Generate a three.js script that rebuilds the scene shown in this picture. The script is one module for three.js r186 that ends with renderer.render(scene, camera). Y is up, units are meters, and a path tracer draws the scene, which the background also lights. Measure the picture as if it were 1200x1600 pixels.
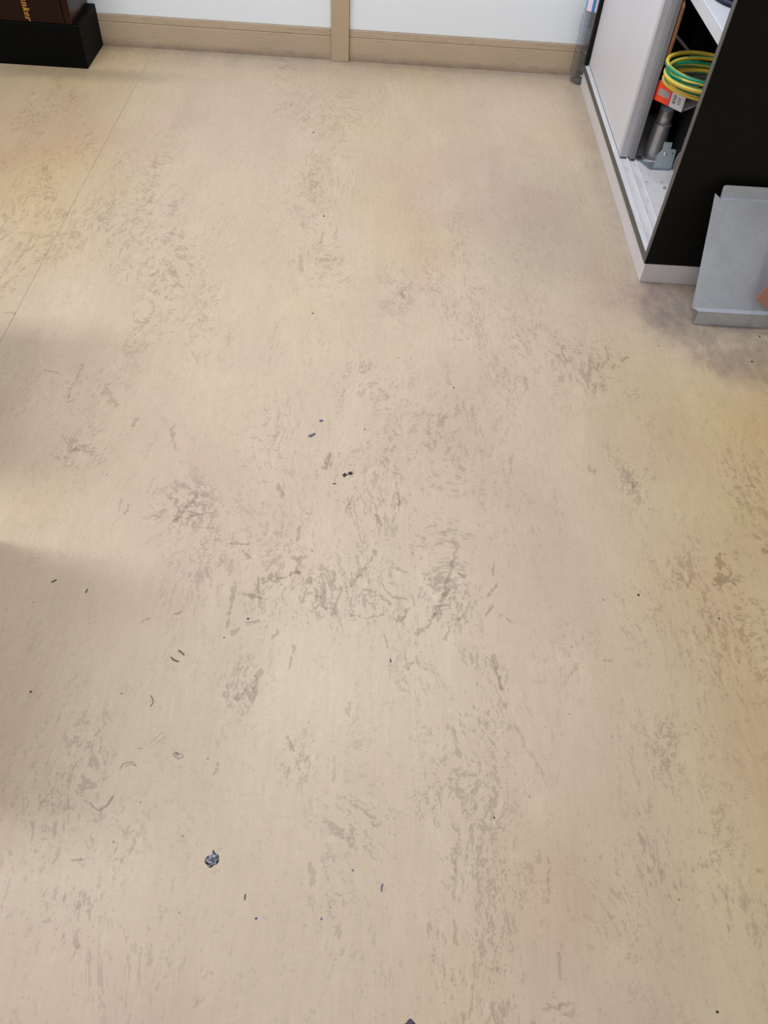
import * as THREE from 'three';
import { RoundedBoxGeometry } from 'three/addons/geometries/RoundedBoxGeometry.js';
import { mergeGeometries, mergeVertices } from 'three/addons/utils/BufferGeometryUtils.js';
import { RectAreaLightUniformsLib } from 'three/addons/lights/RectAreaLightUniformsLib.js';

// ---------------------------------------------------------------- camera, lamps, exposure
const scene = new THREE.Scene();
scene.background = new THREE.Color(0x000000);
const camera = new THREE.PerspectiveCamera(2 * Math.atan(800 / 1219.7) * 180 / Math.PI, 0.75, 0.02, 20);
camera.position.set(0, 1.2, 0);
camera.quaternion.setFromRotationMatrix(new THREE.Matrix4().makeBasis(
  new THREE.Vector3(0.998392, 0.049628, -0.027386),
  new THREE.Vector3(-0.052507, 0.627757, -0.776636),
  new THREE.Vector3(-0.021351, 0.776826, 0.629354)));
const renderer = new THREE.WebGLRenderer({ antialias: true });
renderer.toneMapping = THREE.LinearToneMapping;
renderer.toneMappingExposure = 1.18;
renderer.outputColorSpace = THREE.SRGBColorSpace;
renderer.shadowMap.enabled = true;
RectAreaLightUniformsLib.init();
const LAMPS = [   // x, z, width (x), length (z), radiance
  [-0.1, -2.05, 1.0, 0.3, 32],
  [-0.1, -0.4, 1.0, 0.3, 8],
  [-1.75, -1.1, 1.2, 0.3, 29],
  [0.0, 1.5, 1.2, 0.3, 12],
];
const LAMP_COLOR = new THREE.Color().setRGB(0.945, 0.985, 1.07);
const ROOM = { x0: -3.0, x1: 2.0, z0: -3.15, z1: 2.6, h: 2.7 };

// ---------------------------------------------------------------- helpers
const used = new Map();
function numbered(n) { const k = used.get(n) || 0; used.set(n, k + 1); return k ? `${n}_${String(k).padStart(3, '0')}` : n; }
function rng(seed) { let s = seed | 0; return () => { s = (s + 0x6d2b79f5) | 0; let t = Math.imul(s ^ (s >>> 15), 1 | s); t = (t + Math.imul(t ^ (t >>> 7), 61 | t)) ^ t; return ((t ^ (t >>> 14)) >>> 0) / 4294967296; }; }
const tab = new Float32Array(65536); { const r = rng(77); for (let i = 0; i < 65536; i++) tab[i] = r(); }
function vn(x, y) {           // value noise, 0..1
  const xi = Math.floor(x), yi = Math.floor(y); let fx = x - xi, fy = y - yi;
  fx = fx * fx * (3 - 2 * fx); fy = fy * fy * (3 - 2 * fy);
  const x0 = xi & 255, x1 = (xi + 1) & 255, y0 = (yi & 255) << 8, y1 = ((yi + 1) & 255) << 8;
  const a = tab[y0 + x0], b = tab[y0 + x1], c = tab[y1 + x0], d = tab[y1 + x1];
  return a + (b - a) * fx + (c - a + (a - b - c + d) * fx) * fy;
}
const fbm = (x, y) => 0.5 * vn(x, y) + 0.3 * vn(x * 2.03 + 17.3, y * 2.03 + 5.1) + 0.2 * vn(x * 4.1 + 41.7, y * 4.1 + 77.7);
const sst = (a, b, x) => { const t = Math.min(1, Math.max(0, (x - a) / (b - a))); return t * t * (3 - 2 * t); };
const C = (hex) => new THREE.Color(hex);
function std(o) { return new THREE.MeshStandardMaterial(o); }
function finish(m) { m.castShadow = true; m.receiveShadow = true; return m; }
function mesh(name, geo, mat, parent) { const m = finish(new THREE.Mesh(geo, mat)); m.name = parent === scene ? numbered(name) : name; parent.add(m); return m; }
function part(name, geo, mat, parent) {   // a child; repeats within one parent take a number
  let k = 0; for (const c of parent.children) if (c.name === name || c.name.startsWith(name + '_0')) k++;
  const m = finish(new THREE.Mesh(geo, mat)); m.name = k ? `${name}_${String(k).padStart(3, '0')}` : name; parent.add(m); return m;
}
function thing(name, label, category, [x, y, z], group) { const o = new THREE.Group(); o.name = numbered(name); o.position.set(x, y, z); o.userData = { label, category }; if (group) o.userData.group = group; scene.add(o); return o; }
function tag(m, label, category, group) { m.userData = { label, category }; if (group) m.userData.group = group; return m; }
function struct(name, pos = [0, 0, 0]) { const o = new THREE.Group(); o.name = name; o.position.set(...pos); o.userData = { kind: 'structure' }; scene.add(o); return o; }
// box from min/max corners, small rounded edges
function bx(x0, x1, y0, y1, z0, z1, r = 0.001) {
  const w = x1 - x0, h = y1 - y0, d = z1 - z0;
  const g = r > 0 ? new RoundedBoxGeometry(w, h, d, 2, Math.min(r, w / 2.1, h / 2.1, d / 2.1)) : new THREE.BoxGeometry(w, h, d);
  g.translate((x0 + x1) / 2, (y0 + y1) / 2, (z0 + z1) / 2); return g;
}
function tube(pts, r, seg = 60, rad = 10, closed = false) { return new THREE.TubeGeometry(new THREE.CatmullRomCurve3(pts.map((p) => new THREE.Vector3(...p)), closed), seg, r, rad, closed); }
function lathe(pr, seg = 40) { return new THREE.LatheGeometry(pr.map((p) => new THREE.Vector2(p[0], p[1])), seg); }
function merge(list) { return mergeGeometries(list.map((g) => { const q = g.index ? g.toNonIndexed() : g; for (const k of Object.keys(q.attributes)) if (!['position', 'normal', 'uv'].includes(k)) q.deleteAttribute(k); return q; })); }
function noiseTex(w, h, f, srgb = true) {
  const d = new Uint8Array(w * h * 4);
  for (let j = 0; j < h; j++) for (let i = 0; i < w; i++) { const c = f(i / w, j / h), o = (j * w + i) * 4; d[o] = c[0]; d[o + 1] = c[1]; d[o + 2] = c[2]; d[o + 3] = 255; }
  const t = new THREE.DataTexture(d, w, h); t.magFilter = THREE.LinearFilter; t.minFilter = THREE.LinearFilter; t.wrapS = t.wrapT = THREE.RepeatWrapping; if (srgb) t.colorSpace = THREE.SRGBColorSpace; t.needsUpdate = true; return t;
}
function canvasTex(w, h, draw) { const c = document.createElement('canvas'); c.width = w; c.height = h; draw(c.getContext('2d'), w, h); const t = new THREE.CanvasTexture(c); t.colorSpace = THREE.SRGBColorSpace; t.magFilter = THREE.LinearFilter; return t; }

// ---------------------------------------------------------------- floor: marbled linoleum
// stains, worn flecks and scuffs of the sheet: [half width mm, strength, x,z, x,z ... mm]
const STROKES = [
[4.9,0.80,-373,-921,-350,-962,-338,-984],[4.3,0.80,-340,-939,-319,-944],[1.8,0.80,-322,-910,-296,-910],[3.6,0.80,-250,-879,-222,-877],[3.0,0.80,-229,-861,-218,-847],[2.3,0.80,-195,-805,-182,-737],
[2.8,0.80,-234,-734,-234,-789],[2.2,0.80,-234,-695,-234,-734],[7.0,0.80,-175,-797,-156,-796],[3.5,0.80,-151,-801,-123,-820],[3.5,0.80,-123,-820,-117,-850],[3.0,0.80,-135,-852,-126,-846],
[3.4,0.80,-210,-763,-186,-761],[1.9,0.80,-201,-702,-180,-709],[4.1,0.80,-98,-801,-94,-794],[3.5,0.80,-101,-776,-77,-767],[2.6,0.80,-79,-791,-70,-778],[2.9,0.80,-76,-750,-64,-744],
[2.8,0.80,-52,-731,-38,-787],[4.7,0.80,-21,-795,-13,-813],[3.6,0.80,-13,-816,20,-874],[1.7,0.80,-24,-734,5,-728,37,-737],[2.3,0.80,3,-789,21,-783],[2.9,0.80,33,-774,50,-758],
[1.8,0.80,38,-791,56,-773,79,-773],[6.3,0.80,68,-728,71,-720],[2.6,0.80,71,-725,85,-753],[1.5,0.80,91,-780,94,-760],[4.0,0.80,131,-742,156,-798],[3.8,0.80,147,-784,177,-895],
[2.3,0.80,120,-728,132,-749],[3.7,0.80,97,-702,114,-715],[2.6,0.80,137,-729,143,-749],[2.5,0.80,148,-691,154,-717],[1.7,0.80,172,-734,180,-742,189,-729],[2.3,0.80,221,-747,237,-765],
[3.0,0.80,232,-789,246,-811],[1.8,0.80,241,-832,246,-862],[1.5,0.80,250,-749,269,-733],[1.7,0.80,41,-691,47,-672],[2.4,0.80,-117,-621,-114,-664],[5.8,0.80,-175,-571,-167,-609],
[3.9,0.80,-196,-564,-187,-580],[2.1,0.80,-219,-563,-216,-585],[2.7,0.80,81,-631,92,-643],[3.4,0.80,231,-664,238,-604],[4.3,0.80,-92,-1083,-85,-1120],[3.8,0.80,-182,-1024,-169,-1000],
[3.3,0.80,-130,-890,-130,-921],[3.1,0.80,-119,-962,-116,-957],[2.2,0.80,61,-982,63,-1003],[3.2,0.80,17,-963,24,-951],[3.0,0.80,61,-839,79,-829],[3.3,0.80,-226,-682,-216,-689],
[2.8,0.80,-151,-679,-147,-692],[1.2,0.80,-427,-949,-419,-934,-397,-930],[2.2,0.80,-384,-696,-372,-703],[2.2,0.80,-327,-716,-320,-722],[2.5,0.80,21,-947,28,-940],[3.0,0.80,178,-832,187,-829],
[1.7,0.80,-167,-699,-169,-686],[3.4,0.60,-426,-1178,-418,-1150],[2.7,0.50,-421,-1150,-402,-1105],[5.1,0.50,-610,-1090,-582,-1110],[4.0,0.60,-501,-1192,-504,-1172],[6.9,0.50,-600,-1285,-560,-1237],
[2.0,0.80,-647,-1240,-664,-1233],[3.5,0.60,-661,-1355,-667,-1249],[2.1,0.90,-740,-1331,-710,-1325],[4.0,0.70,-572,-1725,-584,-1704],[5.0,0.40,-522,-1848,-519,-1788],[4.8,0.40,-700,-2333,-677,-2182],
[4.5,0.40,-662,-2111,-657,-2042],[3.5,0.50,-162,-1949,-167,-1901],[6.6,0.50,54,-1704,62,-1686],[4.2,0.50,-213,-1835,-203,-1763],[3.6,0.40,-394,-1401,-385,-1436],[2.9,0.40,-409,-1388,-427,-1421],
[3.8,0.40,-350,-1498,-348,-1451],[5.8,0.90,693,-908,684,-882],[10.6,0.90,669,-841,696,-860],[4.4,0.70,615,-855,612,-829],[5.0,0.60,597,-846,602,-854],[3.3,0.80,781,-934,782,-923],
[4.0,0.60,774,-965,782,-954],[4.0,0.60,558,-1531,559,-1484],[3.2,0.70,555,-1478,538,-1447],[2.4,0.60,455,-1522,448,-1490],[2.4,0.70,450,-1486,458,-1458],[3.1,0.80,435,-1484,440,-1478],
[2.4,0.80,589,-1479,614,-1495],[3.1,0.70,517,-1389,512,-1375],[3.3,0.50,225,-657,234,-621,240,-604],[2.7,0.60,244,-577,246,-570],[2.6,0.40,260,-542,273,-505,299,-459],[3.4,0.50,375,-659,367,-634],
[2.8,0.70,427,-664,438,-664],[2.1,0.50,284,-146,302,-154,308,-151,302,-140,292,-137],[3.0,0.50,288,-143,295,-149],[1.9,0.45,545,-301,545,-267],[2.3,0.60,540,-255,541,-251],[2.9,0.70,600,-331,607,-328],
[1.9,0.50,157,-329,152,-269],[2.2,0.60,153,-244,153,-217],[1.9,0.50,294,-335,286,-274],[1.8,0.50,295,-210,293,-180],[3.0,0.80,-105,-497,-100,-482],[3.0,0.70,-74,-472,-76,-466],
[3.0,0.60,-102,-451,-103,-436],[2.0,0.50,-32,-474,-30,-434],[3.2,0.60,-14,-562,-15,-545],[3.2,0.50,-55,-312,-50,-286],[3.0,0.60,-364,-213,-360,-194],[2.1,0.60,-363,-179,-361,-188],
[2.1,0.30,-315,-192,-308,-181],[3.1,0.35,-244,-287,-247,-270],[3.3,0.40,-186,-138,-180,-142],[1.7,0.40,-186,-163,-175,-172],[2.4,0.70,-214,-435,-209,-451],[3.2,0.50,489,-537,495,-526],
[1.6,0.60,506,-554,499,-532],[3.8,0.30,171,-1427,172,-1360],[4.5,0.50,350,-1397,349,-1353],[3.5,0.40,298,-1148,293,-1093],[5.5,0.60,462,-1123,468,-1114],[4.1,0.60,552,-1094,552,-1076],
[4.3,0.50,804,-1148,799,-1093],[3.2,0.50,-38,-1000,-39,-967],[2.6,0.60,64,-991,60,-1024],[3.7,0.70,-887,-1527,-874,-1524],[2.4,0.70,-467,-954,-466,-930],[1.8,0.50,-481,-937,-483,-970]];
// where flecks crowd together: x, z, radius x, radius z (mm), amount
const CLUSTERS = [[-344,-963,74,72,1.00],[-56,-786,176,98,1.00],[144,-784,70,111,1.00],[493,-1454,109,141,0.80],[-606,-1099,91,71,0.70],[-666,-1269,124,82,0.50],[97,-638,66,61,0.70],[-191,-587,42,70,0.70],[-83,-462,39,51,0.70],[11,-368,67,46,0.70],[-375,-241,43,55,0.80],[186,-414,59,58,0.60],[218,-305,56,52,0.60],[607,-847,75,74,0.60],[789,-1092,55,146,0.70],[552,-1094,55,108,0.70],[46,-1717,82,111,0.50],[-194,-2240,115,225,0.70],[-690,-2073,106,307,0.60],[518,-764,72,82,0.40],[-216,-1147,54,149,0.50],[-145,-2714,86,286,0.50],[492,-510,63,75,0.60],[365,-665,57,62,0.50],[544,-336,58,108,0.50],[96,-1152,276,227,0.35],[-981,-1907,100,373,0.60],[-144,-852,96,147,0.60],[-284,-828,70,115,0.60],[318,-1372,60,133,0.50],[-467,-385,37,141,0.50],[-304,-181,84,60,0.30],[34,-940,151,95,0.50],[585,-277,47,67,0.50]];
const SCUFFS = [   // half width mm, strength, polyline mm: heel scuffs and scratches
  [1.1, 0.75, -359, -437, -356, -445, -349, -448, -341, -448, -335, -442], [0.8, 0.6, -352, -441, -345, -445, -336, -443],
  [1.2, 0.7, -390, -385, -384, -378, -374, -374, -365, -380, -361, -394], [0.9, 0.6, -372, -378, -362, -384, -359, -396],
  [1.0, 0.8, -282, -463, -279, -467, -270, -465, -266, -461, -272, -457, -280, -461], [1.6, 0.8, -278, -466, -274, -463],
  [1.2, 0.8, -203, -707, -190, -708, -182, -713], [1.0, 0.6, -598, -1290, -586, -1297], [0.9, 0.7, -596, -1283, -588, -1286],
  [0.7, 0.6, -339, -470, -331, -471], [0.8, 0.5, -322, -480, -312, -492, -306, -500], [0.7, 0.4, -318, -474, -300, -492],
  [1.0, 0.7, -380, -305, -395, -303], [0.8, 0.6, -383, -308, -383, -300],
];
const BASE = [191, 172, 147];
function floorColor(x, z, out) {
  const wx = (vn(x * 7.1 + 3.3, z * 4.3) - 0.5) * 0.09 + (vn(x * 31, z * 17 + 9) - 0.5) * 0.016;
  const wz = (vn(x * 6.3 + 60, z * 3.7 + 31) - 0.5) * 0.11 + (vn(x * 27 + 5, z * 21) - 0.5) * 0.02;
  const u = x + wx, v = z + wz;
  let r = BASE[0], g = BASE[1], b = BASE[2];
  // slow marbling
  const t = fbm(u * 9, v * 3.2) - 0.5; r += t * 12; g += t * 12; b += t * 12;
  const y = sst(0.48, 0.8, fbm(x * 1.9 + 11, z * 1.5 + 23)); r += y * 0; g -= y * 3; b -= y * 9;
  const p = sst(0.5, 0.75, fbm(x * 2.6 + 71, z * 2.1 + 3)); r -= p * 2; g -= p * 6; b -= p * 2;
  // aged, yellower linoleum away from the trodden middle
  const ag = Math.max(sst(-0.55, -1.15, x) * sst(-1.5, -2.3, z), sst(0.38, 0.95, x) * sst(-1.7, -1.2, z) * 0.85); r -= ag * 4; g -= ag * 7; b -= ag * 17; b -= sst(0.38, 0.8, x) * sst(-1.7, -1.2, z) * 10;
  // grain along the rolling direction
  const gr = vn(x * 420, z * 60) + vn(x * 160 + 9, z * 22) - 1; r += gr * 4.2; g += gr * 4.2; b += gr * 4.2;
  const g2 = vn(x * 70, z * 520) - 0.5; r += g2 * 3; g += g2 * 3; b += g2 * 3;
  // crowded flecks
  let cl = 0;
  for (let i = 0; i < CLUSTERS.length; i++) { const c = CLUSTERS[i]; const dx = (x - c[0]) / c[2], dz = (z - c[1]) / c[3], q = dx * dx + dz * dz; if (q < 3) cl = Math.max(cl, c[4] * Math.exp(-q * 1.3)); }
  cl = Math.max(cl, 0.55 * sst(0.5, 0.72, fbm(x * 6.1 + 33, z * 2.6 + 8)) * (1 - 0.8 * sst(0.15, 0.35, x) * sst(-1.5, -1.8, z)));
  const streak = fbm(u * 26 + 3, v * 5 + 40);                       // long bands in which the flecks line up
  const f1 = fbm(u * 140, v * 56), f2 = fbm(u * 330 + 50, v * 200 + 20), f3 = vn(u * 620, v * 430);
  const raw = f1 * 0.44 + f2 * 0.38 + f3 * 0.18 + 0.11 * cl + 0.16 * (streak - 0.5) - 0.012;
  const fk = sst(0.57, 0.67, raw) * (0.3 + 0.7 * cl) * 0.92;
  const tint = vn(x * 5 + 90, z * 4 + 2);
  r -= fk * (33 + 5 * tint); g -= fk * (33 + 4 * tint); b -= fk * (35 - 10 * tint);
  const lf = sst(0.60, 0.70, fbm(u * 75 + 200, v * 36 + 100) * 0.8 + f2 * 0.2) * (0.2 + 0.6 * cl); r += lf * 9; g += lf * 10; b += lf * 10;
  // grime swept against the skirting and the cupboard plinth, and where feet turn at its corner
  const n = fbm(x * 14 + 7, z * 14 + 19), nn = fbm(x * 55, z * 38);
  let d = sst(0.09, 0.0, z + 3.1) * 0.45 * (0.5 + n);
  d = Math.max(d, sst(0.2, 0.0, z + 3.1) * 0.22 * n * 2);
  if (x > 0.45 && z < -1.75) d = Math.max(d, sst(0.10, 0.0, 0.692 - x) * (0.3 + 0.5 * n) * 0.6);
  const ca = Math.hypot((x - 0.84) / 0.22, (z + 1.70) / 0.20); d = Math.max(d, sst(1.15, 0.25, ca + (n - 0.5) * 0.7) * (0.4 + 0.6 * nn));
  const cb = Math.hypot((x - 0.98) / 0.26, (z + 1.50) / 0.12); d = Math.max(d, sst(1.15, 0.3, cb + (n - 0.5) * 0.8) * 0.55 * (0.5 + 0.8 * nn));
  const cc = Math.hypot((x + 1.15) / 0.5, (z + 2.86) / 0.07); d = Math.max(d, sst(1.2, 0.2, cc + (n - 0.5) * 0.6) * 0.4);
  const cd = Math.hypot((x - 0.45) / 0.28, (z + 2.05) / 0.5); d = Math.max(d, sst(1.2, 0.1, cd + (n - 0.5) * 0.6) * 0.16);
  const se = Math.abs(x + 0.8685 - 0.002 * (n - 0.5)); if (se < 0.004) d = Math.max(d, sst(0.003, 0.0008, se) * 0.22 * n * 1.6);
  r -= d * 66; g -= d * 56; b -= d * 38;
  out[0] = r; out[1] = g; out[2] = b;
}
for (const c of CLUSTERS) for (let i = 0; i < 4; i++) c[i] /= 1000;
function floorTexture(x0, x1, z0, z1, w, h) {
  const d = new Uint8Array(w * h * 4), f = new Float32Array(w * h * 3), o = [0, 0, 0], sx = (x1 - x0) / w, sz = (z1 - z0) / h;
  // row 0 is v = 0, at z1 (the near edge)
  for (let j = 0; j < h; j++) { const z = z1 - (j + 0.5) * sz; for (let i = 0; i < w; i++) { floorColor(x0 + (i + 0.5) * sx, z, o); const k = (j * w + i) * 3; f[k] = o[0]; f[k + 1] = o[1]; f[k + 2] = o[2]; } }
  const paint = (list, col, ragged) => {
    for (const s of list) {
      const hw = s[0] / 1000, P = []; for (let i = 2; i < s.length; i += 2) P.push([s[i] / 1000, s[i + 1] / 1000]);
      if (P.length < 2) P.push([P[0][0] + 1e-4, P[0][1]]);
      const m = hw * 2 + 0.004, ax = Math.min(...P.map((p) => p[0])) - m, bx_ = Math.max(...P.map((p) => p[0])) + m, az = Math.min(...P.map((p) => p[1])) - m, bz = Math.max(...P.map((p) => p[1])) + m;
      const i0 = Math.max(0, Math.floor((ax - x0) / sx)), i1 = Math.min(w - 1, Math.ceil((bx_ - x0) / sx)), j0 = Math.max(0, Math.floor((z1 - bz) / sz)), j1 = Math.min(h - 1, Math.ceil((z1 - az) / sz));
      for (let j = j0; j <= j1; j++) for (let i = i0; i <= i1; i++) {
        const x = x0 + (i + 0.5) * sx, z = z1 - (j + 0.5) * sz;
        const px = x + (vn(x * 130, z * 90) - 0.5) * hw * 1.5 * ragged, pz = z + (vn(x * 110 + 40, z * 100) - 0.5) * hw * 1.5 * ragged;
        let best = 9;
        for (let k = 0; k + 1 < P.length; k++) { const [a, b] = P[k], [c, e] = P[k + 1], L = (c - a) ** 2 + (e - b) ** 2; const q = Math.min(1, Math.max(0, ((px - a) * (c - a) + (pz - b) * (e - b)) / (L || 1e-9))); best = Math.min(best, Math.hypot(px - a - q * (c - a), pz - b - q * (e - b))); }
        const A = sst(1.15, 0.75, best / hw - (vn(x * 260, z * 170 + 7) - 0.5) * 1.3 * ragged) * s[1];
        if (A > 0) { const q = (j * w + i) * 3; f[q] -= A * col[0]; f[q + 1] -= A * col[1]; f[q + 2] -= A * col[2]; }
      }
    }
  };
  paint(STROKES, [31, 31, 30], 1.5); paint(SCUFFS, [58, 56, 46], 0.45);
  // tiny specks of dirt trodden in
  const R = rng(4242);
  for (let k = 0; k < 700; k++) {
    const X = -1.6 + R() * 2.8, Z = -3.0 + R() * 3.2, rad = 0.0006 + R() * R() * 0.0012, dk = 25 + R() * 70, blue = R() < 0.3 ? 0.6 : 1;
    const i0 = Math.max(0, Math.floor((X - rad * 2 - x0) / sx)), i1 = Math.min(w - 1, Math.ceil((X + rad * 2 - x0) / sx)), j0 = Math.max(0, Math.floor((z1 - Z - rad * 2) / sz)), j1 = Math.min(h - 1, Math.ceil((z1 - Z + rad * 2) / sz));
    for (let j = j0; j <= j1; j++) for (let i = i0; i <= i1; i++) { const A = sst(1.4, 0.6, Math.hypot(x0 + (i + 0.5) * sx - X, z1 - (j + 0.5) * sz - Z) / rad), q = (j * w + i) * 3; f[q] -= A * dk; f[q + 1] -= A * dk; f[q + 2] -= A * dk * blue; }
  }
  for (let k = 0, n = w * h; k < n; k++) for (let c = 0; c < 3; c++) d[k * 4 + c] = Math.max(0, Math.min(255, f[k * 3 + c])); for (let k = 3; k < d.length; k += 4) d[k] = 255;
  const t = new THREE.DataTexture(d, w, h); t.magFilter = THREE.LinearFilter; t.minFilter = THREE.LinearFilter; t.colorSpace = THREE.SRGBColorSpace; t.needsUpdate = true; return t;
}
const floor = struct('floor');
part('subfloor', bx(ROOM.x0 - 0.1, ROOM.x1 + 0.1, -0.12, -0.0035, ROOM.z0 - 0.1, ROOM.z1 + 0.1, 0), std({ color: C('#b0a28c'), roughness: 0.9 }), floor);
function sheet(x0, x1, z0, z1, w, h, bevelL) {
  const g = new THREE.BoxGeometry(x1 - x0, 0.0035, z1 - z0); g.translate((x0 + x1) / 2, -0.00175, (z0 + z1) / 2);
  const p = g.attributes.position, uv = g.attributes.uv;
  for (let i = 0; i < p.count; i++) uv.setXY(i, (p.getX(i) - x0) / (x1 - x0), (z1 - p.getZ(i)) / (z1 - z0));
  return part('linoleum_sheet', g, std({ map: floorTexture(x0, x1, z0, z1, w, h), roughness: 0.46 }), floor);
}
const SEAM = -0.8685;
sheet(SEAM + 0.0002, 1.13, -1.25, 0.75, 2048, 2048);
sheet(SEAM + 0.0002, 1.13, -3.14, -1.25, 2048, 2048);
sheet(-2.8685, SEAM - 0.0002, -3.14, 0.75, 1500, 2048);
sheet(1.1315, ROOM.x1, -3.14, 0.75, 256, 1024);
sheet(-2.8685, ROOM.x1, 0.751, ROOM.z1, 1024, 512);
// ---------------------------------------------------------------- room shell
const plaster = std({ color: C('#e4e5e2'), roughness: 0.85 }), wallPaint = std({ color: C('#b4b2ae'), roughness: 0.8 }), brownPaint = std({ color: C('#3a2e28'), roughness: 0.5 });
const panelWhite = std({ color: C('#eff5f9'), roughness: 0.38 });
const paintTex = noiseTex(512, 128, (u, v) => { const n = fbm(u * 6, v * 4) - 0.5, s = sst(0.62, 0.75, fbm(u * 22 + 9, v * 18)) * 10, b = sst(0.22, 0.0, v) * (10 + 30 * fbm(u * 18, 3)); return [188 + n * 12 - s - b, 168 + n * 11 - s - b, 142 + n * 9 - s * 0.7 - b * 0.8]; });
const skirtPaint = std({ map: paintTex, roughness: 0.5 });
const postPaint = std({ color: C('#baa588'), roughness: 0.5 });
const wallBack = struct('wall_back');
part('wall_core', bx(ROOM.x0 - 0.1, ROOM.x1 + 0.1, -0.1, ROOM.h + 0.1, -3.25, -3.122, 0), plaster, wallBack);
part('panel', bx(-3.0, -0.2215, 0.1035, ROOM.h, -3.122, -3.110, 0.001), panelWhite, wallBack);
part('panel', bx(-0.1545, 2.0, 0.1035, ROOM.h, -3.122, -3.110, 0.001), panelWhite, wallBack);
const bb = struct('baseboard_back');
function skirt(x0, x1, y0, y1, z1, name) { const g = bx(x0, x1, y0, y1, -3.122, z1, 0.0012), p = g.attributes.position, uv = g.attributes.uv; for (let i = 0; i < p.count; i++) uv.setXY(i, p.getX(i) / 0.9, (p.getY(i)) / 0.13); part(name, g, skirtPaint, bb); }
skirt(-3.0, -0.2215, 0, 0.0782, -3.104, 'skirting_board'); skirt(-0.1545, 2.0, 0, 0.0782, -3.104, 'skirting_board');
skirt(-3.0, -0.2215, 0.0795, 0.1025, -3.1055, 'cover_rail'); skirt(-0.1545, 2.0, 0.0795, 0.1025, -3.1055, 'cover_rail');
const trim = mesh('trim_1', bx(-0.2205, -0.1555, 0.0005, ROOM.h, -3.121, -3.092, 0.0015), postPaint, scene); trim.userData = { kind: 'structure' };
const wl = struct('wall_left'); part('wall_slab', bx(ROOM.x0 - 0.1, ROOM.x0, -0.1, ROOM.h + 0.1, -3.122, ROOM.z1 + 0.1, 0), wallPaint, wl);
const wr = struct('wall_right'); part('wall_slab', bx(ROOM.x1, ROOM.x1 + 0.1, -0.1, ROOM.h + 0.1, -3.122, ROOM.z1 + 0.1, 0), plaster, wr);
const wf = struct('wall_front'); part('wall_slab', bx(ROOM.x0, ROOM.x1, -0.1, ROOM.h + 0.1, ROOM.z1, ROOM.z1 + 0.1, 0), wallPaint, wf);
const t2 = mesh('trim_2', bx(1.975, 2.0, 0.0005, ROOM.h, 0.60, 0.84, 0.002), brownPaint, scene); t2.userData = { kind: 'structure' };
const d1 = struct('door_1'); part('door_leaf', bx(1.972, 1.9995, 0.005, 2.05, -0.4, 0.44, 0.003), brownPaint, d1);
for (const [a, b] of [[-0.46, -0.402], [0.442, 0.5]]) part('door_frame', bx(1.965, 1.9995, 0.0005, 2.1, a, b, 0.003), brownPaint, d1);
part('door_handle', bx(1.93, 1.945, 1.0, 1.018, -0.36, -0.24, 0.005), std({ color: C('#a0a0a4'), metalness: 0.8, roughness: 0.3 }), d1); part('handle_stem', bx(1.944, 1.9725, 1.001, 1.017, -0.355, -0.339, 0.004), std({ color: C('#a0a0a4'), metalness: 0.8, roughness: 0.3 }), d1);
const ce = struct('ceiling'); part('ceiling_slab', bx(ROOM.x0 - 0.1, ROOM.x1 + 0.1, ROOM.h, ROOM.h + 0.1, -3.25, ROOM.z1 + 0.1, 0), plaster, ce);
const glow = std({ color: C('#ffffff'), emissive: LAMP_COLOR, emissiveIntensity: 1.6, roughness: 0.6 });
const lampWhite = std({ color: C('#dddddd'), roughness: 0.5 });
for (const [i, [x, z, w, l, L]] of LAMPS.entries()) {
  const o = thing('ceiling_light', ['fluorescent ceiling panel nearest the white panelled wall', 'fluorescent ceiling panel right above the viewer', 'fluorescent ceiling panel at the left, above the drawer units', 'fluorescent ceiling panel farthest behind the viewer'][i], 'ceiling light', [x, ROOM.h, z]);
  part('diffuser', bx(-w / 2, w / 2, -0.03, -0.022, -l / 2, l / 2, 0.002), glow, o);
  const t = 0.02; part('frame', merge([bx(-w / 2 - t, -w / 2, -0.036, 0, -l / 2 - t, l / 2 + t), bx(w / 2, w / 2 + t, -0.036, 0, -l / 2 - t, l / 2 + t), bx(-w / 2, w / 2, -0.036, 0, -l / 2 - t, -l / 2), bx(-w / 2, w / 2, -0.036, 0, l / 2, l / 2 + t)]), lampWhite, o);
  const a = new THREE.RectAreaLight(LAMP_COLOR, L, w, l); a.position.set(x, ROOM.h - 0.04, z); a.rotation.x = -Math.PI / 2; scene.add(a);
}

// ---------------------------------------------------------------- sliding-door cupboard
const cupWhite = std({ color: C('#dcdadd'), roughness: 0.45 });
const dustTex = noiseTex(512, 512, (u, v) => { const n = fbm(u * 9, v * 9) - 0.5, s = sst(0.6, 0.72, fbm(u * 40, v * 40 + 7)) * 22; return [200 + n * 14 - s * 0.6, 198 + n * 14 - s * 0.6, 199 + n * 14 - s * 0.6]; });
const cupDusty = std({ map: dustTex, roughness: 0.7 });
const blackTex = noiseTex(256, 256, (u, v) => { const n = fbm(u * 6, v * 6), s = sst(0.72, 0.8, fbm(u * 60, v * 60)) * 5; return [6 + n * 4 + s, 6 + n * 4 + s, 5 + n * 4 + s]; });
const dull = (o) => new THREE.MeshPhysicalMaterial({ specularIntensity: 0.45, ...o });
const cupBlack = dull({ map: blackTex, roughness: 0.55 });
const edgeGrey = std({ color: C('#5a5654'), roughness: 0.5 });
const darkMetal = std({ color: C('#16181b'), roughness: 0.6 });
const inside = std({ color: C('#0e0f12'), roughness: 0.8 });
const cup = thing('storage_cupboard', 'low black cupboard with white sliding doors on a white plinth, right of the floor', 'cupboard', [0, 0, 0]);
const CX0 = 0.69, CX1 = 1.14, CZ0 = -3.018, CZ1 = -1.808, CT = 1.02;
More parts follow.
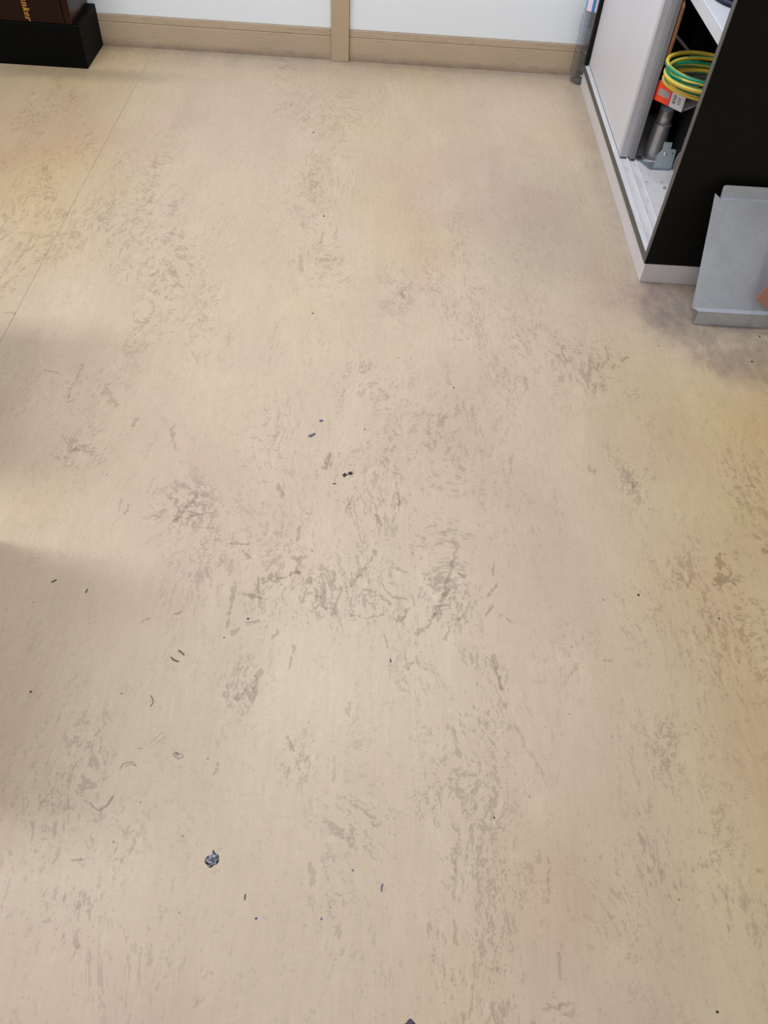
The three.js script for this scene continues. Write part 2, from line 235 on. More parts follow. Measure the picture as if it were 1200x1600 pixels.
part('plinth', bx(0.692, 1.12, 0.0, 0.0545, -3.012, -1.8085, 0.0015), std({ map: noiseTex(256, 64, (u, v) => { const n = fbm(u * 12, v * 5) - 0.5; return [224 + n * 9, 219 + n * 9, 219 + n * 9]; }), roughness: 0.5 }), cup);
part('bottom_panel', bx(CX0 + 0.001, CX1 - 0.012, 0.0555, 0.0745, CZ0 + 0.018, CZ1 - 0.019, 0), cupDusty, cup);
part('bottom_edge_strip', bx(CX0 - 0.0008, CX0 + 0.0008, 0.0548, 0.0752, CZ0 + 0.001, CZ1 - 0.001, 0.0004), edgeGrey, cup);
part('side_panel', bx(CX0, CX1, 0.0552, CT, CZ1 - 0.019, CZ1, 0.0015), cupBlack, cup);
part('side_panel', bx(CX0, CX1, 0.0552, CT, CZ0, CZ0 + 0.018, 0.0015), cupBlack, cup);
part('side_edge_strip', bx(CX0 - 0.001, CX0 + 0.0008, 0.0755, CT, CZ1 - 0.0188, CZ1 - 0.0002, 0.0004), edgeGrey, cup);
part('back_panel', bx(CX1 - 0.012, CX1, 0.0552, CT, CZ0 + 0.018, CZ1 - 0.019, 0), inside, cup);
part('top_panel', bx(CX0 - 0.002, CX1, CT, CT + 0.02, CZ0 - 0.002, CZ1 + 0.002, 0.002), cupBlack, cup);
part('inner_partition', bx(0.765, CX1 - 0.012, 0.0745, CT, -2.66, -2.645, 0), inside, cup);
part('shelf', bx(0.752, CX1 - 0.012, 0.513, 0.545, -2.645, CZ1 - 0.019, 0.002), std({ color: C('#d4d7dd'), roughness: 0.5 }), cup);
// the two-groove sliding track
for (const [a, b] of [[0.6995, 0.7025], [0.7245, 0.728], [0.748, 0.752]]) part('track_rail', bx(a, b, 0.0745, 0.0795, CZ0 + 0.02, CZ1 - 0.02, 0.0012), cupWhite, cup);
const door = part('sliding_door', bx(0.7032, 0.7235, 0.0805, CT - 0.005, -3.0, -2.334, 0.002), std({ map: noiseTex(256, 256, (u, v) => { const n = fbm(u * 5, v * 5) - 0.5; return [224 + n * 6, 222 + n * 6, 227 + n * 6]; }), roughness: 0.42 }), cup);
const lip = part('edge_profile', merge([bx(0.7024, 0.7236, 0.081, CT - 0.006, -2.336, -2.3295, 0.0012), bx(0.7024, 0.7052, 0.081, CT - 0.006, -2.352, -2.334, 0.001), bx(0.7236, 0.7300, 0.081, CT - 0.006, -2.334, -2.331, 0.001)]), std({ color: C('#c4c3c8'), roughness: 0.45 }), door);
part('handle_recess', (() => { const g = lathe([[0.0, 0], [0.012, 0.0005], [0.014, 0.002], [0.0165, 0.0025], [0.018, 0.0]], 32); g.rotateZ(Math.PI / 2); g.translate(0.7029, 0.512, -2.375); return g; })(), std({ color: C('#8c8a90'), roughness: 0.4 }), door);
part('sliding_door', bx(0.7305, 0.7455, 0.0805, CT - 0.005, -3.0, -2.318, 0.002), std({ color: C('#8f8e92'), roughness: 0.5 }), cup);

// things kept in the cupboard
const cardMat = (a) => std({ map: noiseTex(128, 128, (u, v) => { const n = fbm(u * 14, v * 5) - 0.5; return [a[0] + n * 20, a[1] + n * 18, a[2] + n * 14]; }), roughness: 0.85 });
{ const s = new THREE.Shape(); s.moveTo(0.07, 0.080); s.lineTo(0.19, 0.080); s.lineTo(0.19, 0.50); s.lineTo(0.016, 0.50); s.lineTo(0.0, 0.488); s.lineTo(-0.002, 0.40); s.lineTo(0.002, 0.372); s.lineTo(0.03, 0.33);
  const g = new THREE.ExtrudeGeometry(s, { depth: 0.005, bevelEnabled: false }); g.rotateY(Math.PI / 2); g.translate(0.748, 0, -2.309);
  tag(mesh('cardboard_sheet', g, cardMat([146, 98, 62]), scene), 'brown cardboard sheet standing on edge just behind the white sliding door', 'cardboard'); }
{ const o = thing('equipment_case', 'black case under the carton at the back of the cupboard', 'case', [0.965, 0.0747, -2.40]);
  part('body', bx(-0.105, 0.105, 0, 0.165, -0.13, 0.13, 0.008), std({ color: C('#0b0c0e'), roughness: 0.75 }), o);
  part('lid', bx(-0.107, 0.107, 0.166, 0.1778, -0.132, 0.132, 0.004), std({ color: C('#0d0e10'), roughness: 0.75 }), o); }
const steelTex = noiseTex(256, 256, (u, v) => { const n = fbm(u * 3, v * 30) - 0.5, b = sst(0.55, 0.75, fbm(u * 8 + 4, v * 8)) * 16; return [206 + n * 26 - b, 202 + n * 26 - b, 202 + n * 26 - b]; });
const tubeSteel = std({ map: steelTex, metalness: 0.6, roughness: 0.32 });
const zincTex = noiseTex(256, 256, (u, v) => { const n = fbm(u * 12, v * 12) - 0.5; return [194 + n * 30, 208 + n * 30, 212 + n * 30]; });
const zinc = std({ map: zincTex, metalness: 0.35, roughness: 0.4 });
{ const o = thing('table_leg', 'telescopic steel furniture leg standing upright on a bracket in the open cupboard', 'table leg', [0.810, 0.0748, -2.362]);
  part('outer_tube', lathe([[0.0, 0.002], [0.031, 0.002], [0.0305, 0.02], [0.0275, 0.06], [0.0255, 0.092], [0.0262, 0.094], [0.0262, 0.0985], [0.0235, 0.0995], [0, 0.0995]], 48), tubeSteel, o);
  part('inner_tube', lathe([[0, 0.0995], [0.0212, 0.0995], [0.0208, 0.137], [0, 0.137]], 40), tubeSteel, o);
  part('foot_cap', lathe([[0, 0.137], [0.0198, 0.137], [0.0205, 0.139], [0.0205, 0.147], [0.0185, 0.1505], [0.010, 0.152], [0, 0.152]], 40), std({ color: C('#98a3b5'), roughness: 0.5 }), o);
}
{ const o = thing('mounting_bracket', 'folded zinc mounting bracket with a screw, standing in front of the steel leg', 'bracket', [0.815, 0.0746, -2.302]);
  // base flange
  const s = new THREE.Shape(); s.moveTo(-0.052, -0.02); s.lineTo(-0.03, 0.028); s.lineTo(0.03, 0.026); s.lineTo(0.041, -0.002); s.lineTo(0.043, -0.05); s.lineTo(0.034, -0.05); s.lineTo(0.034, -0.016); s.lineTo(-0.042, -0.016); s.lineTo(-0.042, -0.05); s.lineTo(-0.056, -0.05); s.closePath();
  const g = new THREE.ExtrudeGeometry(s, { depth: 0.0018, bevelEnabled: true, bevelSize: 0.0004, bevelThickness: 0.0003, bevelSegments: 1 }); g.rotateX(Math.PI / 2); g.scale(1, 1, 1); g.translate(0, 0.0022, 0);
  part('base_flange', g, std({ map: zincTex, color: C('#b0b0b8'), metalness: 0.5, roughness: 0.5 }), o);
  const v = new THREE.Shape(); v.moveTo(-0.022, 0); v.lineTo(0.031, 0); v.lineTo(0.0315, 0.05); v.lineTo(0.0275, 0.054); v.lineTo(0.014, 0.054); v.lineTo(0.014, 0.072); v.lineTo(-0.009, 0.072); v.lineTo(-0.009, 0.05); v.lineTo(-0.02, 0.034); v.closePath();
  const h = new THREE.Path(); h.absarc(0.024, 0.042, 0.0028, 0, Math.PI * 2, true); v.holes.push(h); const h2 = new THREE.Path(); h2.absarc(0.0, 0.014, 0.0022, 0, Math.PI * 2, true); v.holes.push(h2);
  const gv = new THREE.ExtrudeGeometry(v, { depth: 0.0018, bevelEnabled: true, bevelSize: 0.0004, bevelThickness: 0.0003, bevelSegments: 1 }); gv.rotateX(-0.18); gv.translate(0.004, 0.002, 0.018);
  part('upright_plate', gv, zinc, o);
  const sc = lathe([[0, 0.003], [0.0025, 0.0028], [0.0045, 0.0015], [0.005, 0]], 20); sc.rotateX(Math.PI / 2 - 0.18); sc.translate(0.006, 0.041, 0.0125);
  part('screw', sc, std({ color: C('#e8eaec'), metalness: 0.7, roughness: 0.25 }), o);
}
{ // long carton, open along one side
  const o = thing('lamp_carton', 'small white carton with orange frame and number, cable coil on top', 'carton', [0.812, 0.2530, -2.25]); o.rotation.y = Math.atan2(0.647, 0.762);
  const L = 0.098, D = 0.23, H = 0.05, t = 0.0016;   // local -z runs along the printed end, +x along the open side
  const white = cardMat([206, 204, 206]);
  const print = canvasTex(512, 264, (c, w, h) => {
    c.fillStyle = '#cfcdcf'; c.fillRect(0, 0, w, h); c.fillStyle = '#ff4a24'; c.fillRect(0, 0, w * 0.55, h); c.fillStyle = '#e2455a'; c.fillRect(w * 0.5, 0, w * 0.05, h);
    c.fillStyle = '#a29da2'; c.fillRect(w * 0.10, h * 0.32, w * 0.38, h * 0.36);
    c.save(); c.translate(w * 0.72, h * 0.55); c.rotate(-Math.PI / 2); c.fillStyle = '#202024'; c.font = 'bold 74px sans-serif'; c.textAlign = 'center'; c.fillText('850', 0, 0); c.font = 'bold 60px sans-serif'; c.fillStyle = '#5a4a50'; c.fillText('650', 0, 78); c.restore();
    c.fillStyle = '#ef6a58'; c.beginPath(); c.arc(w * 0.84, h * 0.14, 24, 0, 7); c.fill();
  });
  const end = bx(0, t, 0, H, -L, 0, 0); { const p = end.attributes.position, uv = end.attributes.uv; for (let i = 0; i < p.count; i++) uv.setXY(i, (p.getZ(i) + L) / L, p.getY(i) / H); }
  part('printed_end', end, std({ map: print, roughness: 0.55 }), o);
  part('base', bx(t, D, 0, t, -L, 0, 0), white, o); part('back_wall', bx(t, D, t, H, -L, -L + t, 0), white, o); part('far_end', bx(D - t, D, t, H, -L + t, 0, 0), white, o);
  part('top_flap', bx(t, D, H - t, H, -L + t, -0.012, 0), white, o);
}
{ // coil of green and yellow earth wire
  const R = rng(19), pts = [], turns = 7, N = 26;
  for (let i = 0; i <= turns * N; i++) {
    const k = i / N, a = (i / N) * Math.PI * 2 + 0.6, tu = Math.floor(k), f = k - tu;
    const rr = (j) => { const q = rng(91 + j); return [0.092 + q() * 0.024, 0.012 * (q() - 0.5), (q() - 0.5) * 0.03, (q() - 0.5) * 0.03, (q() - 0.5) * 0.016]; };
    const A = rr(tu), B = rr(tu + 1), s = f * f * (3 - 2 * f), m = A.map((v, j) => v + (B[j] - v) * s);
    pts.push(new THREE.Vector3(0.838 + m[2] * 0.5 + Math.cos(a) * m[0], 0.322 + 0.0066 * k + m[4] * Math.cos(a + tu) + 0.004, -2.246 + m[3] + Math.sin(a) * m[0] * 0.86));
  }
  const curve = new THREE.CatmullRomCurve3(pts), seg = 900, rad = 12, g = new THREE.TubeGeometry(curve, seg, 0.0058, rad, false);
  const col = new Float32Array(g.attributes.position.count * 3), Y = C('#e0be45'), G = C('#0f8a63');
  for (let i = 0; i <= seg; i++) for (let j = 0; j <= rad; j++) { const tw = Math.sin(i * 0.019) * 2.4 + i * 0.006, q = ((j / rad + tw / 6.283) % 1 + 1) % 1, c = q < 0.32 ? G : Y, k = (i * (rad + 1) + j) * 3; col[k] = c.r; col[k + 1] = c.g; col[k + 2] = c.b; }
  g.setAttribute('color', new THREE.BufferAttribute(col, 3));
  tag(mesh('wire_coil', g, std({ vertexColors: true, roughness: 0.45 }), scene), 'coil of green and yellow striped wire lying on the white carton', 'wire coil');
}
tag(mesh('white_cable', tube([[0.757, 0.505, -2.435], [0.757, 0.455, -2.435], [0.759, 0.425, -2.434], [0.766, 0.402, -2.432], [0.81, 0.368, -2.428], [0.86, 0.33, -2.42], [0.89, 0.30, -2.41]], 0.0042, 60, 10), std({ color: C('#b9bcc2'), roughness: 0.5 }), scene), 'thin white cable hanging down behind the sliding door onto the wire coil', 'cable');
{ const o = thing('dark_box', 'dark blue box standing at the back of the cupboard behind the white cable', 'box', [0.93, 0.0747, -2.58]);
  part('body', bx(-0.055, 0.065, 0, 0.30, -0.05, 0.05, 0.004), std({ color: C('#1a1f2c'), roughness: 0.4 }), o); part('lid', bx(-0.057, 0.067, 0.30, 0.33, -0.052, 0.052, 0.004), std({ color: C('#232a3a'), roughness: 0.4 }), o); }
{ const m = std({ color: C('#77777a'), roughness: 0.5 });
  tag(mesh('grey_cable', tube([[0.846, 0.084, -2.215], [0.838, 0.12, -2.23], [0.85, 0.152, -2.235], [0.9, 0.15, -2.205], [0.95, 0.12, -2.19], [0.97, 0.08, -2.18]], 0.0045, 50, 8), m, scene), 'grey cable end looping up behind the black side panel, the lower one', 'cable');
  tag(mesh('grey_cable', tube([[0.845, 0.186, -2.24], [0.865, 0.18, -2.235], [0.9, 0.155, -2.22], [0.96, 0.11, -2.20], [0.985, 0.08, -2.19]], 0.0042, 40, 8), m, scene), 'grey cable end above the other, beside the black case', 'cable'); }
{ const g = new THREE.PlaneGeometry(0.05, 0.035, 10, 8), p = g.attributes.position; for (let i = 0; i < p.count; i++) p.setZ(i, 0.006 + 0.010 * fbm(p.getX(i) * 90 + 5, p.getY(i) * 90)); g.rotateX(-Math.PI / 2); g.computeVertexNormals(); g.rotateY(0.6); g.translate(0.897, 0.0755, -2.33 + 0.06);
  tag(mesh('paper_scrap', g, std({ color: C('#c8c9cd'), roughness: 0.8, side: THREE.DoubleSide }), scene), 'crumpled white paper scrap on the cupboard floor beside the bracket', 'paper'); }
{ // bits of plaster on the cupboard floor
  const spots = [[0.806, -2.20, 0.003], [0.808, -2.17, 0.0055], [0.765, -2.20, 0.002]];
  spots.forEach(([x, z, r], i) => tag(mesh('grey_crumb', clod([[0, 1], [1, 0.8], [2, 1.1], [3, 0.9], [4, 1], [5, 0.8]], r, r * 0.8, 5 + i).translate(x, 0.0746, z), std({ color: C('#9a9a9c'), roughness: 0.9 }), scene), ['tiny grey crumb on the cupboard floor, nearest the bracket', 'larger grey crumb on the cupboard floor beside the black side panel', 'smallest grey crumb on the cupboard floor near the sliding track'][i], 'crumb')); }
{ const pts = []; for (let i = 0; i <= 130; i++) { const a = i / 26 * Math.PI * 2, k = i / 26; pts.push([0.865 + Math.cos(a) * (0.088 - 0.004 * k), 0.5505 + 0.0088 * k, -2.205 + Math.sin(a) * (0.088 - 0.004 * k)]); }
  tag(mesh('navy_cable_coil', tube(pts, 0.0048, 500, 10), std({ color: C('#1b2140'), roughness: 0.5 }), scene), 'coil of dark blue cable lying on the white shelf', 'cable coil'); }

// ---------------------------------------------------------------- galvanised tray leaning on the cupboard
{ const galvTex = noiseTex(512, 512, (u, v) => { const n = fbm(u * 7, v * 7) - 0.5, s = fbm(u * 40, v * 40 + 3) - 0.5, st = sst(0.55, 0.7, fbm(u * 5 + 3, v * 1.2)) * 16; return [196 + n * 20 + s * 10 - st, 200 + n * 20 + s * 10 - st, 208 + n * 20 + s * 10 - st]; });
  const galv = std({ map: galvTex, metalness: 0.4, roughness: 0.26 });
  const o = thing('metal_tray', 'folded galvanised sheet metal tray leaning upright against the black cupboard side', 'metal tray', [0.785, 0, -1.652]);
  const tilt = Math.atan2(0.128, 0.235), W = 0.38, T = 0.0012;
  const flat = (pts, arcs) => { const s = new THREE.Shape(); pts.forEach((p, i) => i ? (p.length > 2 ? s.quadraticCurveTo(p[2], p[3], p[0], p[1]) : s.lineTo(p[0], p[1])) : s.moveTo(p[0], p[1])); s.closePath(); const g = new THREE.ExtrudeGeometry(s, { depth: T, bevelEnabled: true, bevelSize: 0.0003, bevelThickness: 0.0003, bevelSegments: 1 }); const p = g.attributes.position, uv = g.attributes.uv; for (let i = 0; i < p.count; i++) uv.setXY(i, p.getX(i) / 0.4, p.getY(i) / 0.4); return g; };
  const put = (name, g, y, z, rx, x = 0) => { const m = part(name, g, galv, o); m.position.set(x, y, z); m.rotation.x = rx; return m; };
  const Hh = 0.262, y0 = 0.043, z0 = 0.002;
  put('main_panel', flat([[0, 0], [W, 0], [W, Hh], [W - 0.017, Hh - 0.012], [0.018, Hh - 0.012], [0, Hh + 0.001]]), y0, z0, -tilt);
  const top = (d) => [y0 + Math.cos(tilt) * d, z0 - Math.sin(tilt) * d];
  const [ty, tz] = top(Hh - 0.012);
  put('top_fold', flat([[0.018, 0], [W - 0.018, 0], [W - 0.018, 0.010], [0.018, 0.010]]), ty, tz, -Math.PI / 2);
  put('top_flange', flat([[0.018, 0], [W - 0.018, 0], [W - 0.018, 0.020], [W - 0.026, 0.028, W - 0.018, 0.028], [0.026, 0.028], [0.018, 0.020, 0.018, 0.028]]), ty, tz - 0.010, -0.30);
  put('bottom_fold', flat([[0, 0], [W, 0], [W - 0.015, 0.013], [0.015, 0.013]]), y0, z0 + 0.001, Math.PI / 2 + 0.25);
  put('bottom_lip', flat([[0.0155, 0], [W - 0.0155, 0], [W - 0.0155, 0.0385], [0.0155, 0.0385]]), 0.0008, 0.0135, 0.0);
}
{ const s = new THREE.Shape(); s.moveTo(0, 0); s.lineTo(0.14, -0.085); s.lineTo(0.25, 0.05); s.lineTo(0.10, 0.17); s.closePath();
  const g = new THREE.ExtrudeGeometry(s, { depth: 0.004, bevelEnabled: false }); g.rotateX(-0.45); g.translate(0.921, 0.088, -1.632);
  tag(mesh('cardboard_piece', g, cardMat([162, 112, 98]), scene), 'reddish brown cardboard corner in front of the metal tray at the right edge', 'cardboard'); }

// ---------------------------------------------------------------- clear bottle between cupboard and wall
{ const o = thing('plastic_bottle', 'clear ribbed plastic water bottle with pink label, between cupboard end and wall', 'bottle', [0.694, 0.0003, -3.058]);
  const pr = [[0, 0.012], [0.012, 0.008], [0.024, 0.001], [0.032, 0.0015], [0.0375, 0.008], [0.0395, 0.02]];
  for (let i = 0; i < 9; i++) { const y = 0.032 + i * 0.021; pr.push([0.0395, y], [0.0408, y + 0.005], [0.0408, y + 0.011], [0.0385, y + 0.0145], [0.0382, y + 0.0165]); }
  pr.push([0.0395, 0.228], [0.0395, 0.32], [0.038, 0.335], [0.028, 0.36], [0.016, 0.38], [0.0135, 0.388], [0.0135, 0.40]);
  const crumple = (x, y, z) => { const a = Math.atan2(z, x); return 1 + 0.16 * sst(0.015, 0.06, y) * sst(0.235, 0.17, y) * (fbm(Math.cos(a) * 1.7 + 20, y * 38 + Math.sin(a) * 1.7) - 0.55); };
  const inner = pr.map(([r, y]) => [Math.max(0, r - 0.0007), y + (y < 0.03 ? 0.0007 : 0)]).reverse();
  const g = lathe([...pr, ...inner], 56), p = g.attributes.position; for (let i = 0; i < p.count; i++) { const x = p.getX(i), y = p.getY(i), z = p.getZ(i), k = crumple(x, y, z); p.setX(i, x * k); p.setZ(i, z * k); } g.computeVertexNormals();
  part('body', g, new THREE.MeshPhysicalMaterial({ color: C('#f6f9ff'), transmission: 1, thickness: 0.001, roughness: 0.04, ior: 1.55 }), o);
  part('label', lathe([[0.0399, 0.236], [0.0401, 0.2365], [0.0401, 0.318], [0.0399, 0.3185]], 48), std({ map: canvasTex(512, 128, (c, w, h) => { c.fillStyle = '#e79ac8'; c.fillRect(0, 0, w, h); c.fillStyle = '#f4d7ea'; c.fillRect(0, 0, w, h * 0.72); for (let i = 0; i < 8; i++) { c.fillStyle = i % 2 ? '#2b86c4' : '#43b4dd'; c.fillRect(i * 64 + 20, 0, 22, h * 0.8); } c.fillStyle = '#d667b0'; c.fillRect(0, h * 0.86, w, h * 0.14); }), roughness: 0.4 }), o);
  part('cap', lathe([[0, 0.418], [0.013, 0.418], [0.0148, 0.415], [0.0148, 0.396], [0.0138, 0.396]], 32), std({ color: C('#3f8fd0'), roughness: 0.5 }), o);
}

// ---------------------------------------------------------------- brown cabinet on a black base, far left
{ const o = thing('wooden_cabinet', 'glossy dark brown cabinet with yellow lettering standing on the black base, far left', 'cabinet', [0, 0, 0]);
  const x0 = -1.72, x1 = -1.0765, y0 = 0.136, z1 = -2.899, z0 = -3.09, H = 1.15;
  const woodTex = noiseTex(256, 512, (u, v) => { const n = fbm(u * 30, v * 3) - 0.5; return [40 + n * 9, 15 + n * 5, 7 + n * 3]; });
  const wood = dull({ map: woodTex, roughness: 0.22 });
  part('carcass', bx(x0, x1, y0, H, z0, z1 - 0.018, 0.001), wood, o);
  part('frame_stile', bx(-1.0995, x1, y0, H, z1 - 0.018, z1, 0.001), wood, o);
  part('frame_stile', bx(x0, x0 + 0.023, y0, H, z1 - 0.018, z1, 0.001), wood, o);
  const dx0 = x0 + 0.0255, dx1 = -1.102;
  const dg = bx(dx0, dx1, y0, H, z1 - 0.018, z1 - 0.0004, 0.001), d = part('front_panel', dg, dull({ map: woodTex, color: C('#d8c8c0'), roughness: 0.4 }), o);
  const word = canvasTex(512, 160, (c, w, h) => { c.fillStyle = '#000'; c.fillRect(0, 0, w, h); c.fillStyle = '#fff'; c.font = 'italic bold 118px serif'; c.textBaseline = 'alphabetic'; c.textAlign = 'right'; c.fillText('Junker', w - 22, h - 46); });
  word.colorSpace = THREE.NoColorSpace;
  const lw = 0.104, lh = 0.036, pl = new THREE.PlaneGeometry(lw, lh); pl.rotateZ(-Math.PI / 2); pl.translate(-1.2225, 0.143 + lw / 2 - 0.006, z1 + 0.0003);
  part('lettering', pl, std({ color: C('#c8902e'), alphaMap: word, alphaTest: 0.5, roughness: 0.4, side: THREE.DoubleSide }), d);
}
{ const m = mesh('base_block', bx(-1.74, -1.0555, 0.0005, 0.135, -3.1035, -2.893, 0.003), dull({ map: noiseTex(128, 128, (u, v) => { const n = fbm(u * 8, v * 8); return [2 + n * 3, 3 + n * 3, 3 + n * 3]; }), roughness: 0.6, specularIntensity: 0.2 }), scene);
  tag(m, 'black base block on the floor under the brown cabinet, against the wall', 'base'); }

// ---------------------------------------------------------------- drawer units standing just left of the picture
{ const unit = (label, x0, x1, z0, z1, H) => { const o = thing('drawer_unit', label, 'drawer unit', [(x0 + x1) / 2, 0, (z0 + z1) / 2]), w = (x1 - x0) / 2, d = (z1 - z0) / 2, m = std({ color: C('#8a7a66'), roughness: 0.5 });
    part('carcass', bx(-w, w - 0.02, 0.0005, H, -d, d, 0.003), m, o); part('top', bx(-w - 0.004, w, H, H + 0.02, -d - 0.004, d + 0.004, 0.003), m, o);
    for (let k = 0; k < 3; k++) { const y0 = 0.03 + k * (H - 0.04) / 3, f = part('drawer', bx(w - 0.019, w - 0.001, y0, y0 + (H - 0.04) / 3 - 0.006, -d + 0.004, d - 0.004, 0.002), std({ color: C('#97856f'), roughness: 0.45 }), o); part('handle', bx(w - 0.001, w + 0.012, y0 + 0.09, y0 + 0.102, -0.05, 0.05, 0.003), darkMetal, f); } };
  unit('brown drawer unit outside the left edge, farther one', -1.40, -0.885, -1.374, -1.026, 0.68);
  unit('brown drawer unit outside the left edge, nearer one', -1.20, -0.70, -0.863, -0.537, 0.68); }

// ---------------------------------------------------------------- litter on the linoleum
function clod(radii, R, h, seed, rings = 8, seg = 40) {   // a flattened lump: outline given by [angle step, radius] pairs
  const n = radii.length, pos = [], idx = [], q = rng(seed), ox = q() * 50, oz = q() * 50;
  const rad = (a) => { const t = ((a / (Math.PI * 2)) % 1) * n, i = Math.floor(t), f = t - i, s = f * f * (3 - 2 * f); return radii[i % n][1] + (radii[(i + 1) % n][1] - radii[i % n][1]) * s; };
  pos.push(0, h * (0.6 + 0.6 * vn(ox, oz)), 0);
  for (let i = 1; i <= rings; i++) for (let j = 0; j < seg; j++) { const a = j / seg * Math.PI * 2, t = i / rings, r = R * rad(a) * t * (1 + 0.12 * (vn(ox + Math.cos(a) * 3 + t, oz + Math.sin(a) * 3) - 0.5)), x = Math.cos(a) * r, z = Math.sin(a) * r; pos.push(x, i === rings ? 0 : h * Math.pow(1 - t * t, 0.45) * (0.35 + 1.2 * vn(ox + x / R * 3.1, oz + z / R * 3.1)), z); }
  for (let j = 0; j < seg; j++) idx.push(0, 1 + (j + 1) % seg, 1 + j);
  for (let i = 0; i < rings - 1; i++) for (let j = 0; j < seg; j++) { const a = 1 + i * seg + j, b = 1 + i * seg + (j + 1) % seg, c = a + seg, e = b + seg; idx.push(a, b, c, b, e, c); }
  const k = pos.length / 3; pos.push(0, 0, 0); for (let j = 0; j < seg; j++) idx.push(k, 1 + (rings - 1) * seg + j, 1 + (rings - 1) * seg + (j + 1) % seg);
  const g = new THREE.BufferGeometry(); g.setAttribute('position', new THREE.Float32BufferAttribute(pos, 3)); g.setIndex(idx); g.computeVertexNormals(); return g;
}
const round6 = [[0, 1], [1, 0.85], [2, 1.1], [3, 0.9], [4, 1.05], [5, 0.8]];
const slate = std({ map: noiseTex(128, 128, (u, v) => { const n = fbm(u * 9, v * 9); { const q = sst(0.3, 0.72, n); return [30 + q * 180, 32 + q * 180, 44 + q * 176]; } }), color: C('#c8c8ce'), roughness: 0.32 });
const violet = std({ color: C('#5d4e72'), roughness: 0.45 }), darkPurple = std({ color: C('#3a2c36'), roughness: 0.6 }), ink = std({ color: C('#2c2833'), roughness: 0.5 }), blueInk = std({ color: C('#4a4a80'), roughness: 0.5 }), brownCrumb = std({ color: C('#55463a'), roughness: 0.8 }), grey = std({ color: C('#5e5850'), roughness: 0.8 });
function lump(name, label, category, x, z, radii, R, h, mat, seed, sx = 1, sz = 1, ry = 0) { const g = clod(radii, R, h, seed); g.scale(sx, 1, sz); { const p = g.attributes.position, uv = new Float32Array(p.count * 2); for (let i = 0; i < p.count; i++) { uv[i * 2] = p.getX(i) * 40; uv[i * 2 + 1] = p.getZ(i) * 40; } g.setAttribute('uv', new THREE.BufferAttribute(uv, 2)); } g.rotateY(ry); const m = mesh(name, g, mat, scene); m.position.set(x / 1000, 0.0001, z / 1000); return tag(m, label, category); }
// angles run from +x towards +z (towards the viewer)
lump('dried_blot', 'blue grey dried blot with a pointed tip, largest one at lower left of the floor', 'blot', -197, -311, [[0, 1.0], [1, 1.0], [2, 0.95], [3, 0.78], [4, 0.68], [5, 0.85], [6, 1.0], [7, 1.02], [8, 0.92], [9, 0.8], [10, 0.9], [11, 1.0], [12, 1.05], [13, 1.0], [14, 0.95], [15, 0.85], [16, 0.72], [17, 0.78], [18, 1.5], [19, 0.95], [20, 0.95], [21, 1.05], [22, 1.08], [23, 1.05]], 0.0098, 0.0022, slate, 3, 1, 1.1);
lump('paint_flake', 'blue grey flake with a thin tail, below the small violet flake in the middle', 'flake', -129, -1170, [[0, 0.8], [1, 0.6], [2, 0.7], [3, 1], [4, 0.9], [5, 0.7], [6, 0.9], [7, 2.2]], 0.0056, 0.0012, slate, 8, 1.15, 1.0, 0.1);
lump('paint_flake', 'small violet flake just above the blue grey flake in the middle of the floor', 'flake', -110, -1218, round6, 0.0042, 0.001, violet, 9, 1.15, 0.95, 0.15);
{ const a = clod([[0, 1], [1, 0.75], [2, 1.15], [3, 0.85], [4, 1], [5, 0.7], [6, 1.05], [7, 0.9]], 0.0046, 0.0028, 12), b = clod([[0, 1.2], [1, 0.7], [2, 1.0], [3, 0.8], [4, 1.1], [5, 1.0], [6, 0.75], [7, 1.1]], 0.0046, 0.0026, 27), c = clod(round6, 0.0022, 0.0008, 31);
  a.scale(0.9, 1, 1.15).translate(-0.0066, 0, 0.0022); b.translate(0.005, 0, -0.0032); c.translate(-0.0008, 0, 0.0005);
  const m = mesh('dirt_clod', merge([a, b, c]), darkPurple, scene); m.position.set(-0.044, 0.0001, -1.066); tag(m, 'pair of dark purple brown crumbs stuck together near the middle of the floor', 'dirt'); }
lump('dirt_crumb', 'flat brown crumb just lower left of the purple brown pair', 'crumb', -70, -1039, [[0, 1.5], [1, 0.7], [2, 0.6], [3, 1.4], [4, 0.7], [5, 0.6]], 0.0028, 0.0012, brownCrumb, 14, 1.1, 0.8);
lump('dirt_clod', 'dark violet clod cut by the bottom edge of the picture', 'dirt', 90, -120, [[0, 1], [1, 0.8], [2, 1.1], [3, 0.9], [4, 1.0], [5, 0.65], [6, 1.1], [7, 0.8]], 0.0088, 0.0032, std({ color: C('#43364a'), roughness: 0.55 }), 15, 1.1, 0.85);
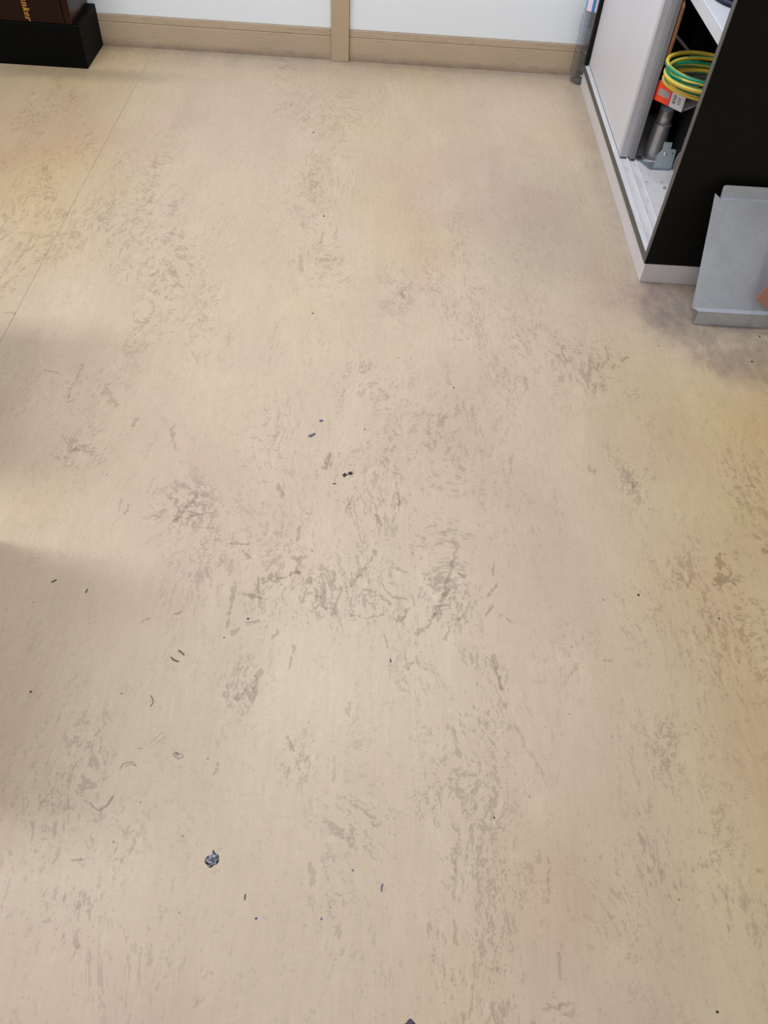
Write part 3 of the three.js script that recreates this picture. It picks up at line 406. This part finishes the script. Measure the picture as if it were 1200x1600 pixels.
const crumbs = [   // x, z, radius mm, material, label
  [-200, -714, 2.2, ink, 'round black crumb above a short curved scuff, left of the middle'],
  [511, -806, 2.6, ink, 'star-shaped black crumb alone on the right part of the floor'],
  [-238, -2532, 3.2, blueInk, 'small blue speck on the far floor below the brown wall post'],
  [-167, -2037, 2.8, brownCrumb, 'dark brown crumb on the far middle floor'],
  [914, -1502, 3.2, ink, 'dark crumb on the greyish floor below the metal tray'],
  [961, -1602, 2.8, ink, 'black crumb close in front of the metal tray lip'],
  [499, -149, 2.0, ink, 'round dark crumb at the lower right corner of the floor'],
  [-124, -238, 1.7, blueInk, 'round blue dot low on the floor, right of the grey blot'],
  [-34, -241, 1.9, std({ color: C('#8a86a0'), roughness: 0.6 }), 'pale violet dot low on the floor near the centre'],
  [6, -306, 1.8, std({ color: C('#8a86a0'), roughness: 0.6 }), 'pale violet speck above the thin blue sliver'],
  [-15, -1199, 1.9, brownCrumb, 'brown speck right of the violet flake'],
  [182, -1348, 2.0, ink, 'lone dark speck right of the middle, higher up'],
  [-160, -1591, 2.3, ink, 'tiny flat black speck above the middle of the floor'],
  [-236, -674, 1.4, ink, 'tiny black speck below the scuff, left of the middle'],
  [216, -389, 1.6, ink, 'tiny black speck on the lower right of the middle'],
  [652, -763, 2.0, brownCrumb, 'brown speck below the grey stain at the right'],
  [-532, -557, 2.0, ink, 'small black crumb near the left edge in the darker area'],
];
crumbs.forEach(([x, z, r, m, l], i) => lump('floor_crumb', l, 'crumb', x, z, round6, r / 1000, r / 1600, m, 40 + i, 1.1, 0.9, i));
lump('glass_chip', 'tiny glinting white chip beside the curved hair, lower left', 'chip', -320, -502, round6, 0.0017, 0.0014, std({ color: C('#ffffff'), roughness: 0.1 }), 71);
function sliver(name, label, category, pts, r, mat) { tag(mesh(name, tube(pts.map((p) => [p[0] / 1000, r * 0.9, p[1] / 1000]), r, 16, 6), mat, scene), label, category); }
sliver('wire_offcut', 'short dark offcut, the upper right of a pair at lower left', 'offcut', [[-309, -645], [-304, -642], [-298, -637]], 0.0011, grey);
sliver('wire_offcut', 'short dark offcut, the lower left of a pair at lower left', 'offcut', [[-319, -631], [-312, -626], [-305, -624]], 0.0011, grey);
sliver('hair', 'thin curved dark hair on the lower left of the floor', 'hair', [[-339, -561], [-334, -555], [-332, -549], [-334, -541]], 0.0006, grey);
sliver('wire_offcut', 'upright black offcut below and right of the grey blot', 'offcut', [[-143, -268], [-143, -261]], 0.0009, ink);
sliver('plastic_sliver', 'thin blue sliver low on the floor near the centre', 'sliver', [[50, -289], [48, -284], [49, -279]], 0.0009, blueInk);
sliver('wire_offcut', 'tiny hooked black offcut in the middle of the lower floor', 'offcut', [[52, -648], [54, -645], [53, -642]], 0.0009, ink);
sliver('wire_offcut', 'short slanting grey offcut near the left edge of the floor', 'offcut', [[-560, -769], [-553, -775]], 0.0012, grey);
sliver('wire_offcut', 'short upright grey offcut near the left edge, right of the slanting one', 'offcut', [[-494, -751], [-493, -758]], 0.0012, grey);

renderer.render(scene, camera);
